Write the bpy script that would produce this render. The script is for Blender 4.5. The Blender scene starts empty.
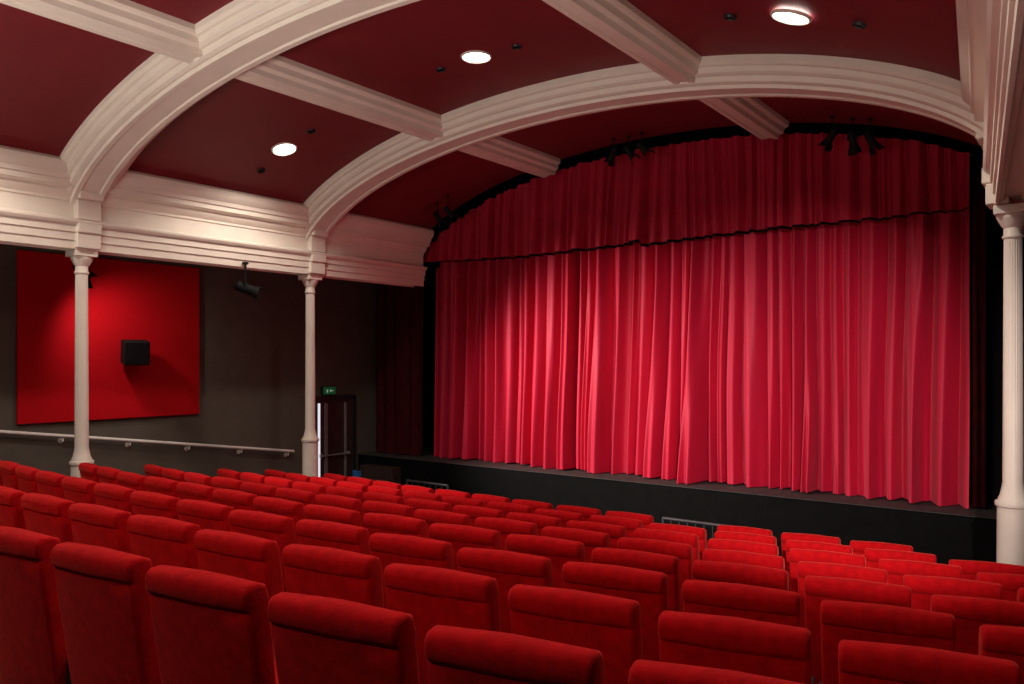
import bpy, bmesh, math, random
from mathutils import Vector, Matrix, noise
import bisect

Z0 = 2.81      # everything below is measured from eye level; lifted by Z0 at the end
CX = -5.6      # centre line of the auditorium
scene = bpy.context.scene

# ------------------------------------------------------------------ materials
def mat(name, col, rough=0.6, metal=0.0, sheen=0.0, sheen_tint=None, noise_scale=None, noise_amt=0.25,
        bump=0.0, bump_scale=40, emis=None, emis_str=0.0, spec=0.5, stretch=None):
    m = bpy.data.materials.new(name); m.use_nodes = True
    nt = m.node_tree; b = nt.nodes['Principled BSDF']
    b.inputs['Base Color'].default_value = (*col, 1)
    b.inputs['Roughness'].default_value = rough
    b.inputs['Metallic'].default_value = metal
    b.inputs['Specular IOR Level'].default_value = spec
    if sheen:
        b.inputs['Sheen Weight'].default_value = sheen
        b.inputs['Sheen Roughness'].default_value = 0.4
        b.inputs['Sheen Tint'].default_value = (*(sheen_tint or (1, 1, 1)), 1)
    tc = nt.nodes.new('ShaderNodeTexCoord')
    src = tc.outputs['Object']
    if stretch:
        mp = nt.nodes.new('ShaderNodeMapping'); mp.inputs['Scale'].default_value = stretch
        nt.links.new(src, mp.inputs['Vector']); src = mp.outputs['Vector']
    if noise_scale:
        n = nt.nodes.new('ShaderNodeTexNoise'); n.inputs['Scale'].default_value = noise_scale
        n.inputs['Detail'].default_value = 5
        nt.links.new(src, n.inputs['Vector'])
        r = nt.nodes.new('ShaderNodeValToRGB')
        r.color_ramp.elements[0].position = 0.3; r.color_ramp.elements[1].position = 0.7
        r.color_ramp.elements[0].color = (*[c * (1 - noise_amt) for c in col], 1)
        r.color_ramp.elements[1].color = (*[min(1, c * (1 + noise_amt)) for c in col], 1)
        nt.links.new(n.outputs['Fac'], r.inputs['Fac'])
        nt.links.new(r.outputs['Color'], b.inputs['Base Color'])
    if bump:
        n2 = nt.nodes.new('ShaderNodeTexNoise'); n2.inputs['Scale'].default_value = bump_scale
        n2.inputs['Detail'].default_value = 3
        nt.links.new(src, n2.inputs['Vector'])
        bp = nt.nodes.new('ShaderNodeBump'); bp.inputs['Strength'].default_value = bump
        bp.inputs['Distance'].default_value = 0.02
        nt.links.new(n2.outputs['Fac'], bp.inputs['Height'])
        nt.links.new(bp.outputs['Normal'], b.inputs['Normal'])
    if emis:
        b.inputs['Emission Color'].default_value = (*emis, 1)
        b.inputs['Emission Strength'].default_value = emis_str
    return m

M_plaster = mat('cream_plaster', (0.80, 0.73, 0.64), 0.5, noise_scale=3, noise_amt=0.04)
M_ceil = mat('ceiling_red_paint', (0.17, 0.006, 0.013), 0.6, noise_scale=2, noise_amt=0.08)
M_curtain = mat('curtain_velvet', (0.52, 0.004, 0.038), 0.6, sheen=0.22, sheen_tint=(1, .38, .48), noise_scale=2.5,
                noise_amt=0.10, stretch=(3, 1, 0.2), spec=0.4)
M_pelmet = mat('pelmet_velvet', (0.42, 0.004, 0.03), 0.65, sheen=0.15, sheen_tint=(1, .3, .4), noise_scale=3, noise_amt=0.12, spec=0.3)
M_seat = mat('seat_red_velvet', (0.42, 0.003, 0.006), 0.9, sheen=0.5, sheen_tint=(1, .12, .09), noise_scale=22,
             noise_amt=0.18, bump=0.14, bump_scale=60, spec=0.06)
M_black = mat('black_metal', (0.012, 0.012, 0.013), 0.45, noise_scale=20)
M_fix = mat('lantern_black', (0.006, 0.006, 0.006), 0.7, noise_scale=20, spec=.2)
M_railblk = mat('railing_grey_metal', (0.05, 0.05, 0.055), 0.4, noise_scale=20)
M_blackcloth = mat('black_cloth', (0.006, 0.004, 0.005), 0.95, noise_scale=8, spec=0.1)
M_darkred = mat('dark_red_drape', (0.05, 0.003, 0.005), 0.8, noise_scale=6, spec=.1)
M_wall = mat('charcoal_wall_paint', (0.09, 0.077, 0.06), 0.85, noise_scale=4, noise_amt=0.08)
M_panel = mat('red_fabric_panel', (0.46, 0.003, 0.008), 0.8, noise_scale=60, noise_amt=0.1, spec=.1)
M_carpet = mat('dark_carpet', (0.035, 0.008, 0.008), 0.95, noise_scale=14, noise_amt=0.7, spec=0.1)
M_stage = mat('stage_boards_black', (0.028, 0.027, 0.027), 0.7, noise_scale=6, noise_amt=0.3)
M_stagef = mat('stage_front_black', (0.003, 0.003, 0.003), 0.8, noise_scale=6, noise_amt=0.3, spec=.1)
M_rail = mat('rail_cream_paint', (0.75, 0.73, 0.68), 0.4, noise_scale=10, noise_amt=0.05)
M_bulb = mat('lamp_lens', (1, 1, 1), 0.3, emis=(1, 0.93, 0.82), emis_str=16)
M_ring = mat('lamp_trim_ring', (0.7, 0.62, 0.55), 0.4)
M_green = mat('exit_sign_green', (0.0, 0.12, 0.04), 0.4, emis=(0.02, 0.5, 0.15), emis_str=0.06)
M_white = mat('exit_sign_symbol', (0.5, 0.5, 0.5), 0.4, emis=(0.7, 1, 0.8), emis_str=.2)
M_door = mat('door_dark_paint', (0.04, 0.02, 0.015), 0.5, noise_scale=12)
M_steel = mat('brushed_steel', (0.30, 0.30, 0.31), 0.35, metal=.4, noise_scale=30, noise_amt=.1)
M_glow = mat('door_vision_glass', (0.7, 0.75, 0.8), 0.2, emis=(0.85, 0.9, 1.0), emis_str=.8)
M_blue = mat('blue_notice', (0.02, 0.16, 0.45), 0.5, noise_scale=9)
M_glass = mat('lens_glass', (0.03, 0.03, 0.04), 0.15)

# ------------------------------------------------------------------ helpers
def make(name, verts, faces, mats, smooth=True, midx=None, angle=35):
    me = bpy.data.meshes.new(name + '_mesh')
    me.from_pydata([tuple(v) for v in verts], [], faces)
    if not isinstance(mats, (list, tuple)): mats = [mats]
    for m in mats: me.materials.append(m)
    if midx:
        for p, i in zip(me.polygons, midx): p.material_index = i
    bm = bmesh.new(); bm.from_mesh(me)
    bmesh.ops.recalc_face_normals(bm, faces=bm.faces)
    bm.to_mesh(me); bm.free()
    if smooth:
        me.polygons.foreach_set('use_smooth', [True] * len(me.polygons))
        try: me.set_sharp_from_angle(angle=math.radians(angle))
        except Exception: pass
    ob = bpy.data.objects.new(name, me)
    scene.collection.objects.link(ob)
    return ob

class MB:
    """mesh builder collecting several parts into one mesh"""
    def __init__(s): s.v = []; s.f = []; s.m = []
    def add(s, verts, faces, mi=0):
        o = len(s.v); s.v += [Vector(v) for v in verts]
        s.f += [tuple(i + o for i in f) for f in faces]; s.m += [mi] * len(faces)
    def box(s, c, size, mi=0, rot=None):
        b = 0.08 * min(size)
        bm = bmesh.new(); bmesh.ops.create_cube(bm, size=1)
        for v in bm.verts: v.co = Vector((v.co.x * size[0], v.co.y * size[1], v.co.z * size[2]))
        bmesh.ops.bevel(bm, geom=bm.edges[:], offset=min(b, 0.012), segments=1, affect='EDGES')
        s.bm(bm, Matrix.Translation(c) @ (rot.to_4x4() if rot else Matrix()), mi)
    def bm(s, bm, M, mi=0):
        bm.verts.ensure_lookup_table(); bm.verts.index_update()
        s.add([M @ v.co for v in bm.verts], [[v.index for v in f.verts] for f in bm.faces], mi)
        bm.free()
    def tube(s, p, q, r, r2=None, mi=0, seg=14):
        p = Vector(p); q = Vector(q); d = q - p
        bm = bmesh.new()
        bmesh.ops.create_cone(bm, cap_ends=True, segments=seg, radius1=r, radius2=r if r2 is None else r2, depth=d.length)
        M = Matrix.Translation((p + q) / 2) @ d.to_track_quat('Z', 'Y').to_matrix().to_4x4()
        s.bm(bm, M, mi)
    def lathe(s, prof, c, seg=32, mi=0, flute=None):
        n = len(prof); vs = []
        for i in range(seg):
            a = 2 * math.pi * i / seg
            for (r, z) in prof:
                rr = r
                if flute and flute[0] < z < flute[1]: rr = r - 0.005 * (i % 2)
                vs.append((c[0] + rr * math.cos(a), c[1] + rr * math.sin(a), z))
        fs = []
        for i in range(seg):
            j = (i + 1) % seg
            for k in range(n - 1): fs.append((i * n + k, j * n + k, j * n + k + 1, i * n + k + 1))
        s.add(vs, fs, mi)
    def obj(s, name, mats, smooth=True, angle=35):
        return make(name, s.v, s.f, mats, smooth, s.m, angle)

def floor_z(y):
    if y < -0.3: return -1.45 + 0.146 * 0.3
    if y > 9.3: return -1.45 - 0.146 * 9.3
    return -1.45 - 0.146 * y

# ------------------------------------------------------------------ room shell
YB = -4.0; YE = 12.9; XL = -12.1; XR = 2.2
fv = []; ys = [YB, -0.3, 9.3, YE]
for y in ys: fv += [(XL, y, floor_z(y)), (XR, y, floor_z(y))]
fb = [(x, y, z - 0.2) for x, y, z in fv]
ff = [(2 * i, 2 * i + 1, 2 * i + 3, 2 * i + 2) for i in range(3)]
ff += [tuple(k + 8 for k in reversed(f)) for f in ff]
make('floor', fv + fb, ff, M_carpet, False)

def slab(name, lo, hi, m):
    x0, y0, z0 = lo; x1, y1, z1 = hi
    v = [(x0,y0,z0),(x1,y0,z0),(x1,y1,z0),(x0,y1,z0),(x0,y0,z1),(x1,y0,z1),(x1,y1,z1),(x0,y1,z1)]
    return make(name, v, [(0,3,2,1),(4,5,6,7),(0,1,5,4),(1,2,6,5),(2,3,7,6),(3,0,4,7)], m, False)
slab('wall_left', (XL - .2, YB, -3.0), (XL, YE, 3.9), M_wall)
slab('wall_right', (XR, YB, -3.0), (XR + .2, YE, 3.9), M_wall)
slab('wall_rear', (XL, YB - .2, -3.0), (XR, YB, 3.9), M_wall)
slab('wall_stage', (XL, YE, -3.0), (XR, YE + .2, 3.9), M_blackcloth)
slab('ceiling_aisle', (XL, YB, 1.95), (-10.55, 11.0, 2.05), M_wall)
slab('ceiling_aisle', (0.7, YB, 1.95), (XR, 11.0, 2.05), M_wall)
slab('ceiling_stage', (XL, 11.0, 3.8), (XR, YE, 3.9), M_blackcloth)
v = []
for y in (YB, -0.3, 9.3, 10.9):
    z = floor_z(y); v += [(XL, y, z), (XL + .025, y, z), (XL + .025, y, z + .16), (XL, y, z + .16)]
f = []
for i in range(3):
    for k in range(4): f.append((4*i+k, 4*i+(k+1)%4, 4*i+4+(k+1)%4, 4*i+4+k))
make('baseboard_left', v, f, M_black, False)

# ---- vaulted ceiling
ZS = 1.55
ROT = math.radians(6.6)
FL = math.tan(ROT)
def flare(x, y):
    """the right-hand colonnade splays out slightly towards the rear"""
    if x <= CX or y >= 8.5: return x
    t = (x - CX) / 4.9
    return x + (8.5 - y) * FL * t ** 3
def ell(th, A, B): return Vector((CX + A * math.cos(th), 0, ZS + B * math.sin(th)))
A1, B1 = 4.9, 1.57
A2, B2 = 5.2, 1.87
def zceil(x): return ZS + B2 * math.sqrt(max(0, 1 - ((x - CX) / A2) ** 2))
NT = 96; v = []
YC = (YB, 8.5, 11.05)
for y in YC:
    for i in range(NT + 1):
        p = ell(math.pi * i / NT, A2, B2); v.append((flare(p.x, y), y, p.z))
f = [(j*(NT+1)+i, j*(NT+1)+i + 1, (j+1)*(NT+1) + 1 + i, (j+1)*(NT+1) + i) for j in range(2) for i in range(NT)]
v += [(a, b_, c + .06) for a, b_, c in v]
o = 3 * (NT + 1)
f += [tuple(k + o for k in reversed(q)) for q in f]
f += [(2*(NT+1) + i, 2*(NT+1)+i+1, 2*(NT+1)+i+1 + o, 2*(NT+1) + i + o) for i in range(NT)]
make('ceiling', v, f, M_ceil, True)

# ---- transverse arch ribs
half = [(0.40, .36), (0.40, .27), (0.375, .235), (0.34, .225), (0.33, .16), (0.30, .135), (0.27, .13), (0.255, .065),
        (0.22, .045), (0.19, .045), (0.18, .0), (0.12, .0), (0.105, .02), (0.09, .02)]
prof = [(-a, b_) for a, b_ in half] + [(a, b_) for a, b_ in reversed(half)]
for ry in (-2.4, 1.24, 4.85, 8.48):
    v = []; n = len(prof); NR = 120
    for i in range(NR + 1):
        th = math.pi * i / NR
        p = ell(th, A1, B1)
        for (s, d) in prof:
            q = p + (ell(th, A2, B2) - p) * (d / .34)
            v.append((flare(q.x, ry), ry + s, q.z))
    f = []
    for i in range(NR):
        for k in range(n - 1): f.append((i*n+k, i*n+k+1, (i+1)*n+k+1, (i+1)*n+k))
    make('ceiling_arch_rib', v, f, M_plaster, True, angle=25)

# ---- longitudinal beams between ribs
bh = [(0.24, .31), (0.24, .23), (0.22, .21), (0.19, .2), (0.18, .14), (0.15, .12), (0.13, .115), (0.12, .06), (.06, .06), (.05, .075)]
bp = [(-a, b_) for a, b_ in bh] + [(a, b_) for a, b_ in reversed(bh)]
spans = [(YB, -2.6), (-2.2, 1.04), (1.44, 4.64), (5.06, 8.28), (8.68, 11.0)]
for bx in (-7.44, -3.78):
    for (ya, yb) in spans:
        ct = (bx - CX) / A1; th = math.acos(ct)
        p = ell(th, A1, B1)
        N = Vector((math.cos(th) / A1, 0, math.sin(th) / B1)).normalized(); T = Vector((N.z, 0, -N.x))
        v = []
        for y in (ya, yb):
            for (s, d) in bp:
                q = p + T * s + N * d; v.append((q.x, y, q.z))
        n = len(bp)
        f = [(k, k + 1, n + k + 1, n + k) for k in range(n - 1)] + [tuple(range(n)), tuple(range(2*n-1, n-1, -1))]
        make('ceiling_beam', v, f, M_plaster, True, angle=25)

# ---- entablatures on the colonnades
ep = [(-.14, 1.40), (-.115, 1.40), (-.105, 1.435), (-.075, 1.435), (-.065, 1.47), (.065, 1.47), (.075, 1.435), (.105, 1.435), (.115, 1.40), (.14, 1.40), (.14, 1.50), (.16, 1.505), (.16, 1.60), (.18, 1.605), (.18, 1.68), (.215, 1.70), (.235, 1.73), (.235, 1.755),
      (.15, 1.765), (.13, 1.79), (.13, 1.98), (.15, 1.99), (.15, 2.02), (.2, 2.06), (.215, 2.09), (.215, 2.12), (.30, 2.15), (.30, 2.21), (.325, 2.22),
      (.335, 2.27), (.385, 2.32), (.40, 2.36), (.40, 2.42), (.36, 2.46), (.3, 2.47), (-.14, 2.47)]
def entab(p0, p1, inward, name):
    d = (Vector(p1) - Vector(p0)).normalized(); nrm = Vector((-d.y, d.x))
    if nrm.dot(Vector((inward, 0))) < 0: nrm = -nrm
    v = []
    for p in (p0, p1):
        for (s, z) in ep: v.append((p[0] + nrm.x * s, p[1] + nrm.y * s, z))
    n = len(ep)
    f = [(k, (k + 1) % n, n + (k + 1) % n, n + k) for k in range(n)] + [tuple(range(n)), tuple(range(2*n-1, n-1, -1))]
    return make(name, v, f, M_plaster, True, angle=25)
XC = -10.48; XRC = -0.706
RN = (XRC + 12.3 * math.sin(ROT), 8.5 - 12.3 * math.cos(ROT))
RF = (XRC - 0.05, 11.0)
def block(mb, x, y, sgn):
    for (p, z0, z1) in ((.16, 1.41, 1.60), (.19, 1.60, 1.755), (.17, 1.765, 2.02), (.24, 2.02, 2.14)):
        mb.box((x + sgn * p / 2 , y, (z0 + z1) / 2), (p + .02, .3, z1 - z0))
e1 = entab((XC, YB), (XC, 11.05), 1, 'entablature_trim')
mb = MB()
for cy in (-2.4, 1.24, 4.87, 8.5): block(mb, XC + .03, cy, 1)
blk = mb.obj('column_breaks', M_plaster, False); blk.parent = e1
e2 = entab((XRC, 8.5), RN, -1, 'entablature_trim')
e3 = entab((XRC, 8.5), RF, -1, 'far_run'); e3.parent = e2
mb = MB(); block(mb, XRC - .03, 8.5, -1)
blk = mb.obj('column_breaks', M_plaster, False); blk.parent = e2
slab('ceiling_cove', (-0.75, YB, 2.42), (2.2, 11.0, 2.5), M_plaster)

# ------------------------------------------------------------------ columns
def column(x, y):
    fz = floor_z(y); mb = MB()
    mb.box((x, y, fz + .1), (.34, .34, .2))
    mb.lathe([(.0, fz), (.145, fz + .2), (.13, fz + .24), (.125, -1.32), (.14, -1.31), (.145, -1.29), (.14, -1.27), (.12, -1.26), (.118, -1.24),
              (.105, -1.22), (.092, -1.16), (.082, -1.1), (.072, 1.1), (.085, 1.11), (.087, 1.125), (.075, 1.14), (.073, 1.2),
              (.085, 1.215), (.095, 1.23), (.12, 1.28), (.13, 1.30), (.13, 1.32), (0, 1.32)], (x, y), 48, flute=(-1.12, 1.105))
    mb.box((x, y, 1.36), (.28, .28, .08))
    return mb.obj('fluted_column', M_plaster, True, 40)
for cy in (-2.4, 1.24, 4.87, 8.5): column(XC, cy)
column(XRC, 8.5)

# ------------------------------------------------------------------ stage
SZ = -1.87
st = slab('stage', (XL + .02, 11.0, -2.9), (XR - .02, YE - .02, SZ), M_stagef)
slab('stage_floorcloth', (XL + .02, 10.98, SZ + .001), (XR - .02, YE - .02, SZ + .012), M_stage)

def drape(name, x0, x1, yc, zbot, ztop, period, amp, seed, material, nz=50, res=0.012, mats=None, fringe=0, drift=.05, side=.35, var=(.5, 1.6)):
    rnd = random.Random(seed)
    xs = [x0]; amps = []; skew = []
    while xs[-1] < x1:
        xs.append(xs[-1] + period * rnd.uniform(*var)); amps.append(rnd.uniform(.6, 1.15)); skew.append(rnd.uniform(.75, 1.35))
    n = int((x1 - x0) / res)
    v = []; idx = []; f = []
    for j in range(nz + 1):
        t = j / nz; h = 1 - t
        for i in range(n + 1):
            x = x0 + (x1 - x0) * i / n
            zb, zt = zbot(x), ztop(x)
            z = zb + (zt - zb) * t
            xw = x + drift * noise.noise(Vector((x * .9, z * .3, seed)))
            xw = min(max(xw, x0), x1)
            k = bisect.bisect_right(xs, xw) - 1; k = max(0, min(k, len(xs) - 2))
            u = (xw - xs[k]) / (xs[k + 1] - xs[k])
            a = amp * amps[k] * (.6 + .4 * h) * min(1.15, (xs[k+1]-xs[k]) / period)
            u = u ** skew[k]
            y = -a * math.sin(math.pi * u) ** .9
            y += -a * side * math.sin(math.pi * 2 * u) ** 2 * noise.noise(Vector((k * 3.1, z * .2, seed)))
            y += .04 * noise.noise(Vector((x * 1.2, z * .25, seed + 9)))
            y += .012 * noise.noise(Vector((x * 10, z * .35, seed + 2)))
            v.append((x, yc + y, z))
    for j in range(nz):
        for i in range(n):
            f.append((j*(n+1)+i, j*(n+1)+i+1, (j+1)*(n+1)+i+1, (j+1)*(n+1)+i))
            idx.append(1 if j < fringe else 0)
    return make(name, v, f, mats or [material], True, idx, angle=180)

drape('stage_curtain', -10.6, -1.42, 11.76, lambda x: SZ + .03 + .012 * math.sin(x * 5), lambda x: min(2.5, zceil(x) - .35), .245, .38, 14, M_curtain, 50, drift=.06, side=.9, var=(.5, 1.5), res=.009)
def pel_bot(x):
    if x < -5.85:
        t = (x + 10.5) / 4.65
        return 1.88 - .07 * math.sin(math.pi * min(1, max(0, t))) - .04 * t
    t = (x + 5.85) / 4.6
    return 1.785 + .075 * min(1, t * 1.3) ** .8 + .015 * math.sin(t * 6)
drape('curtain_pelmet', -10.6, -1.38, 11.33, pel_bot, lambda x: zceil(x) - .10, .19, .20, 8, None, 70, mats=[M_pelmet, M_blackcloth], fringe=2, drift=.14, side=1.0)
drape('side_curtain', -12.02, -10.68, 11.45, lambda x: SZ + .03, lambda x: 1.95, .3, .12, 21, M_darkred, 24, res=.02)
drape('side_curtain', -1.22, 2.1, 11.95, lambda x: SZ + .03, lambda x: 3.4, .3, .12, 23, M_blackcloth, 24, res=.02)
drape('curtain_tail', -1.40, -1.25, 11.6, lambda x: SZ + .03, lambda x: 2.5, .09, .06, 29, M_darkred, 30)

# ------------------------------------------------------------------ seats
def padded(mb, prof, w, r, mi=0, taper=0):
    """profile in (y,z) lofted across x with soft rounded ends"""
    n = len(prof)
    nrm = []
    area = sum(prof[i][0]*prof[(i+1)%n][1] - prof[(i+1)%n][0]*prof[i][1] for i in range(n))
    sg = 1 if area > 0 else -1
    for i in range(n):
        a = Vector(prof[i-1]); c = Vector(prof[(i+1) % n]); d = (c - a).normalized()
        nrm.append(Vector((-d.y, d.x)) * sg)
    st = [(-w/2 + r*(1-math.cos(math.pi/2*k/4)), r*(1-math.sin(math.pi/2*k/4))) for k in range(5)]
    inner = [(-w*.2, -.005), (0, -.008), (w*.2, -.005)]
    st = st + inner + [(-x, i) for x, i in reversed(st)]
    v = []
    for (x, ins) in st:
        for i in range(n):
            q = Vector(prof[i]) + nrm[i] * ins
            v.append((x * (1 - taper * (1 - min(1, max(0, prof[i][1] / .9)))), q.x, q.y))
    f = []
    m = len(st)
    for j in range(m - 1):
        for i in range(n):
            f.append((j*n+i, j*n+(i+1)%n, (j+1)*n+(i+1)%n, (j+1)*n+i))
    f.append(tuple(range(n))); f.append(tuple(range((m-1)*n, m*n)))
    mb.add(v, f, mi)

def seat_mesh():
    mb = MB()
    # back (stage is +y): reclined slab with a slim rolled head pad on top
    back = [(.02, .20), (-.05, .18), (-.075, .22), (-.10, .40), (-.13, .60), (-.160, .80), (-.170, .874), (-.165, .880), (-.174, .885), (-.181, .896),
            (-.184, .928), (-.179, .952), (-.160, .969), (-.12, .972), (-.085, .958), (-.066, .91), (-.066, .86), (-.058, .82), (-.05, .78), (-.03, .6), (.0, .5), (.05, .42), (.05, .3)]
    padded(mb, back, .515, .020, taper=.06)
    cush = [(.06, .34), (.02, .38), (.03, .43), (.08, .455), (.25, .465), (.42, .47), (.48, .455), (.505, .42), (.5, .37), (.46, .335), (.3, .32)]
    padded(mb, cush, .50, .035)
    for sx in (-.272, .272):
        mb.box((sx, .12, .33), (.028, .36, .26), 1)
        mb.box((sx, .12, .115), (.03, .07, .23), 1)
        mb.box((sx, .12, .012), (.06, .26, .024), 1)
    return mb.obj('theater_seat', [M_seat, M_black], True, 50)
proto = seat_mesh()
seat_me = proto.data
bpy.data.objects.remove(proto)
C = 0.024; SP = 0.60
rnd = random.Random(4)
for k in range(8):
    y0 = 1.50 + .86 * k
    off = -1.43 if k % 2 == 0 else -1.73
    x = off + SP * 3
    while x > 0.55: x -= SP
    while x > -9.4:
        y = y0 + C * (x - CX) ** 2
        ang = math.atan(2 * C * (x - CX))
        gap = (k == 7 and -4.0 < x < -2.9)      # wheelchair bay in the front row
        if not gap and not (abs(x - XRC) < .45 and abs(y - 8.5) < .5):
            s = bpy.data.objects.new('theater_seat', seat_me)
            s.location = (x, y, floor_z(y + .12) + .005)
            s.rotation_euler = (rnd.uniform(-.015, .015), 0, ang + rnd.uniform(-.015, .015))
            scene.collection.objects.link(s)
        x -= SP * math.cos(ang)

# ------------------------------------------------------------------ front railings
def railing(x0, x1, y, top=-2.17):
    mb = MB(); fz = floor_z(y)
    mb.tube((x0, y, top), (x1, y, top), .02)
    mb.tube((x0, y, fz + .12), (x1, y, fz + .12), .012)
    mb.tube((x0, y, top), (x0, y, fz), .018); mb.tube((x1, y, top), (x1, y, fz), .018)
    n = int((x1 - x0) / .12)
    for i in range(1, n):
        xx = x0 + (x1 - x0) * i / n
        mb.tube((xx, y, fz + .12), (xx, y, top), .007, seg=8)
    return mb.obj('guard_railing', M_railblk)
railing(-4.95, -3.75, 10.1)
railing(-9.85, -8.9, 10.1, -2.09)

mb = MB()
fz = floor_z(10)
for i in range(4):
    mb.box((-11.3, 10.85 - .25 * i, fz + (.78 - .2 * i) / 2), (.9, .25, .78 - .2 * i))
mb.obj('stage_steps', M_door, False)
mb = MB(); mb.box((-10.8, 9.8, -2.03), (.2, .02, .14)); mb.box((-10.8, 9.83, -2.4), (.04, .03, .8), 1); mb.box((-10.8, 9.8, fz+.012), (.25, .12, .024), 1)
mb.obj('blue_notice_board', [M_blue, M_black], False)

# ------------------------------------------------------------------ left wall fittings
slab('red_acoustic_panel', (XL + .012, 4.74, -.87), (XL + .06, 7.48, 1.53), M_panel)
mb = MB()
R = Matrix.Rotation(math.radians(-18), 3, 'Z') @ Matrix.Rotation(math.radians(8), 3, 'Y')
mb.box((XL + .34, 6.25, .13), (.28, .36, .36), 0, R)
mb.box(Vector((XL + .34, 6.25, .13)) + R @ Vector((.142, 0, 0)), (.012, .32, .32), 1, R)
mb.tube((XL + .07, 6.25, .13), (XL + .24, 6.25, .13), .025)
mb.box((XL + .075, 6.25, .13), (.02, .12, .2))
mb.obj('wall_speaker', [M_fix, M_blackcloth], False)
mb = MB()
hp = [Vector((XL + .09, y, floor_z(y) + 1.15)) for y in (1.0, 9.35)]
mb.tube(hp[0], hp[1], .026)
bm = bmesh.new(); bmesh.ops.create_uvsphere(bm, u_segments=12, v_segments=8, radius=.028); mb.bm(bm, Matrix.Translation(hp[1]))
yy = 1.4
while yy < 9.3:
    z = floor_z(yy) + 1.15
    mb.tube((XL + .09, yy, z - .02), (XL + .09, yy, z - .07), .01)
    mb.tube((XL + .003, yy, z - .07), (XL + .095, yy, z - .07), .01)
    mb.tube((XL + .003, yy, z - .07), (XL + .015, yy, z - .07), .035)
    yy += .98
mb.obj('handrail', M_rail)
dz = floor_z(10)
mb = MB()
mb.box((XL + .035, 10.35, dz + 1.03), (.05, .9, 2.06))
for yy in (9.86, 10.84): mb.box((XL + .045, yy, dz + 1.06), (.08, .08, 2.12), 1)
mb.box((XL + .045, 10.35, dz + 2.1), (.08, 1.06, .08), 1)
mb.box((XL + .065, 9.97, dz + 1.3), (.012, .05, 1.4), 2)
mb.box((XL + .068, 10.14, dz + 1.2), (.02, .07, 1.6), 3)
mb.box((XL + .068, 10.62, dz + 1.2), (.02, .05, 1.6), 3)
mb.tube((XL + .11, 9.98, dz + 1.0), (XL + .11, 10.7, dz + 1.0), .018, mi=3)
for yy in (10.0, 10.68): mb.box((XL + .085, yy, dz + 1.0), (.06, .05, .07), 3)
mb.obj('door_1', [M_door, M_black, M_glow, M_steel], False)
mb = MB()
mb.box((XL + .06, 10.2, -.57), (.06, .32, .17), 0)
mb.box((XL + .095, 10.2, -.57), (.012, .29, .14), 1)
mb.box((XL + .104, 10.14, -.575), (.006, .03, .06), 2)
mb.box((XL + .104, 10.25, -.57), (.006, .08, .016), 2)
mb.box((XL + .104, 10.22, -.57), (.006, .02, .05), 2)
mb.obj('exit_sign', [M_black, M_green, M_white], False)

# ------------------------------------------------------------------ stage spotlights (fixtures)
def spotlight(loc, target, top_z, scale=1.0, name='stage_spotlight'):
    mb = MB(); loc = Vector(loc); d = (Vector(target) - loc).normalized(); s = scale
    def tb(a, b_, r1, r2=None, mi=0): mb.tube(loc + d * a * s, loc + d * b_ * s, r1 * s, None if r2 is None else r2 * s, mi, 20)
    tb(-.17, -.13, .05, .085); tb(-.13, .12, .085); tb(.12, .2, .085, .105); tb(.2, .215, .112); tb(.213, .22, .095, .095, 1)
    side = d.cross(Vector((0, 0, 1))).normalized()
    up = side.cross(d).normalized()
    for sg in (-1, 1):
        p = loc + d * .29 * s + up * sg * .11 * s
        mb.box(p, (.2 * s, .006 * s + .004, .16 * s), 0, Matrix((side, up, d)).transposed() @ Matrix.Rotation(sg * -.35, 3, 'X'))
        p2 = loc + side * sg * .11 * s
        mb.tube(p2, p2 + Vector((0, 0, .2 * s)), .012 * s)
        mb.tube(p2 - side * sg * .03 * s, p2 + side * sg * .01 * s, .03 * s)
    tp = loc + Vector((0, 0, .2 * s))
    mb.tube(tp - side * .11 * s, tp + side * .11 * s, .012 * s)
    mb.tube(tp, (tp.x, tp.y, top_z), .016 * s)
    mb.tube((tp.x, tp.y, top_z - .03), (tp.x, tp.y, top_z), .05 * s)
    return mb.obj(name, [M_fix, M_glass])
LX = Vector((-10.3, 7.15, 1.08))
spotlight(LX, (-7, 11.6, -.9), 1.47, .9)
PL = Vector((-11.0, 5.1, 1.25)); PT = Vector((-12.1, 6.5, -.1))
spotlight(PL, PT, 1.95, .8)
for (x, y, z, tx) in ((-6.1, 10.75, 3.2, -7), (-5.85, 10.77, 3.18, -5), (-5.62, 10.75, 3.2, -4.5),
                      (-2.85, 10.65, 2.9, -3.8), (-2.62, 10.7, 2.82, -2.5), (-2.4, 10.65, 2.78, -1.9),
                      (-9.5, 10.5, 2.55, -9), (-9.25, 10.5, 2.62, -8.5)):
    spotlight((x, y, z), (tx, 11.2, z - 1.2), zceil(x) + .005, .55)

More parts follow.
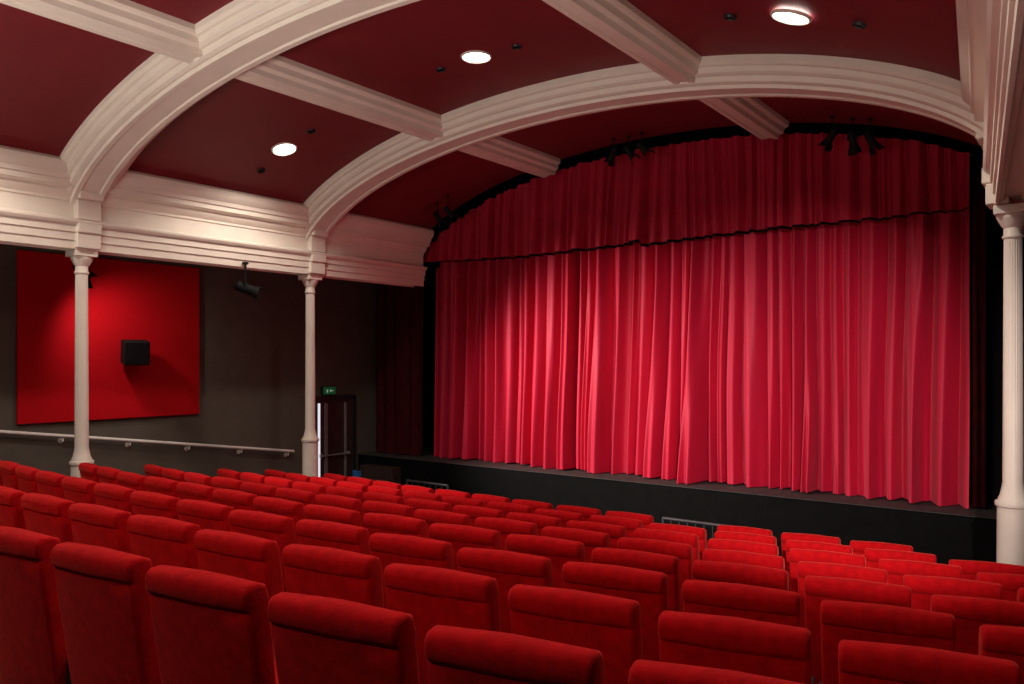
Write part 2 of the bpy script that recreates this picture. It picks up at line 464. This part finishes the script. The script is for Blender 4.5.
# ------------------------------------------------------------------ recessed downlights
def downlight(x, y, lit=True, r=.17, en=150):
    th = math.acos((x - CX) / A2); p = ell(th, A2, B2); p.y = y
    N = Vector((math.cos(th) / A2, 0, math.sin(th) / B2)).normalized()
    mb = MB()
    q = (-N).to_track_quat('Z', 'Y').to_matrix().to_4x4(); M = Matrix.Translation(p) @ q
    prof = [(r * 1.18, -.005), (r * 1.16, .012), (r * 1.06, .022), (r, .015), (r, .004)]
    seg = 36; v = []; n = len(prof)
    for i in range(seg):
        a = 2 * math.pi * i / seg
        for (rr, z) in prof: v.append(M @ Vector((rr * math.cos(a), rr * math.sin(a), z)))
    f = [(i*n+k, ((i+1)%seg)*n+k, ((i+1)%seg)*n+k+1, i*n+k+1) for i in range(seg) for k in range(n-1)]
    mb.add(v, f, 0)
    mb.add([M @ Vector((r * math.cos(2*math.pi*i/seg), r * math.sin(2*math.pi*i/seg), .004)) for i in range(seg)], [tuple(range(seg))], 1)
    mb.obj('ceiling_downlight', [M_ring if lit else M_black, M_bulb if lit else M_blackcloth])
    if lit:
        L = bpy.data.lights.new('downlight_lamp', 'SPOT'); L.energy = en; L.color = (1, .88, .76)
        L.spot_size = math.radians(145); L.spot_blend = .45; L.shadow_soft_size = .08
        lo = bpy.data.objects.new('downlight_lamp', L); scene.collection.objects.link(lo)
        lo.location = p - N * .14
for y, en in ((6.95, 135), (3.1, 140), (-.6, 115)):
    for x in (-9.12, -5.7, -2.2):
        downlight(x, y, en=en, r=.15)
        for dx in (-.55, .55):
            downlight(x + dx, y + .02, False, .05)

# ------------------------------------------------------------------ lights
def spot(name, loc, target, energy, size, blend, col, soft=.1):
    L = bpy.data.lights.new(name, 'SPOT'); L.energy = energy; L.spot_size = math.radians(size); L.spot_blend = blend
    L.color = col; L.shadow_soft_size = soft
    o = bpy.data.objects.new(name, L); scene.collection.objects.link(o)
    o.location = loc; o.rotation_euler = (Vector(target) - Vector(loc)).to_track_quat('-Z', 'Y').to_euler()
LD = (Vector((-7, 11.6, -.9)) - LX).normalized()
spot('curtain_key_lamp', LX + LD * .45, (-6.6, 11.6, -1.1), 1450, 74, 1.0, (1, .88, .80), .04)
spot('curtain_wash_lamp', (-9.6, -.5, 1.7), (-6.2, 11.5, -1.4), 2700, 32, 1.0, (1, .88, .80), .06)
spot('curtain_wash_lamp', (.9, -.4, 1.1), (-3.7, 11.5, -1.1), 3300, 32, .9, (1, .84, .78), .06)
PD = (PT - PL).normalized()
spot('panel_lamp', PL + PD * .3, PT, 75, 110, 1, (1, .85, .75), .08)

def area(name, loc, target, energy, sx, sy, col, spread=180):
    L = bpy.data.lights.new(name, 'AREA'); L.shape = 'RECTANGLE'; L.size = sx; L.size_y = sy; L.energy = energy; L.color = col
    L.spread = math.radians(spread)
    o = bpy.data.objects.new(name, L); scene.collection.objects.link(o)
    o.location = loc; o.rotation_euler = (Vector(target) - Vector(loc)).to_track_quat('-Z', 'Y').to_euler()
area('vault_fill', (-5.0, -.8, -.45), (-5.6, 2.2, 2.9), 130, 7, .5, (1, .92, .82), 98)  # added fill out of view, lifts the plaster ribs and vault; no fixture here
spot('cornice_fill', (.2, -2.0, -.4), (-10.4, 4.0, 4.2), 220, 48, .7, (1, .92, .82), .2)  # added fill behind the camera to brighten the left entablature
spot('cornice_fill', (-.6, -.9, -.6), (-.1, 4.5, 2.8), 90, 44, .7, (1, .92, .82), .2)  # unseen fill, added to lift the mouldings of the right entablature

w = bpy.data.worlds.new('dim_world'); scene.world = w; w.use_nodes = True
w.node_tree.nodes['Background'].inputs['Color'].default_value = (.02, .012, .01, 1)
w.node_tree.nodes['Background'].inputs['Strength'].default_value = 0.3

# ------------------------------------------------------------------ camera
cam = bpy.data.cameras.new('camera'); co = bpy.data.objects.new('camera', cam); scene.collection.objects.link(co)
cam.sensor_width = 36; cam.lens = 800 / 1024 * 36; cam.shift_y = 19 / 1024; cam.clip_start = .05
co.location = (0, 0, 0); co.rotation_euler = (math.radians(90), 0, math.radians(36.8))
scene.camera = co

for o in scene.objects:
    if o.parent is None: o.location.z += Z0
scene.view_settings.view_transform = 'Standard'
scene.view_settings.look = 'None'
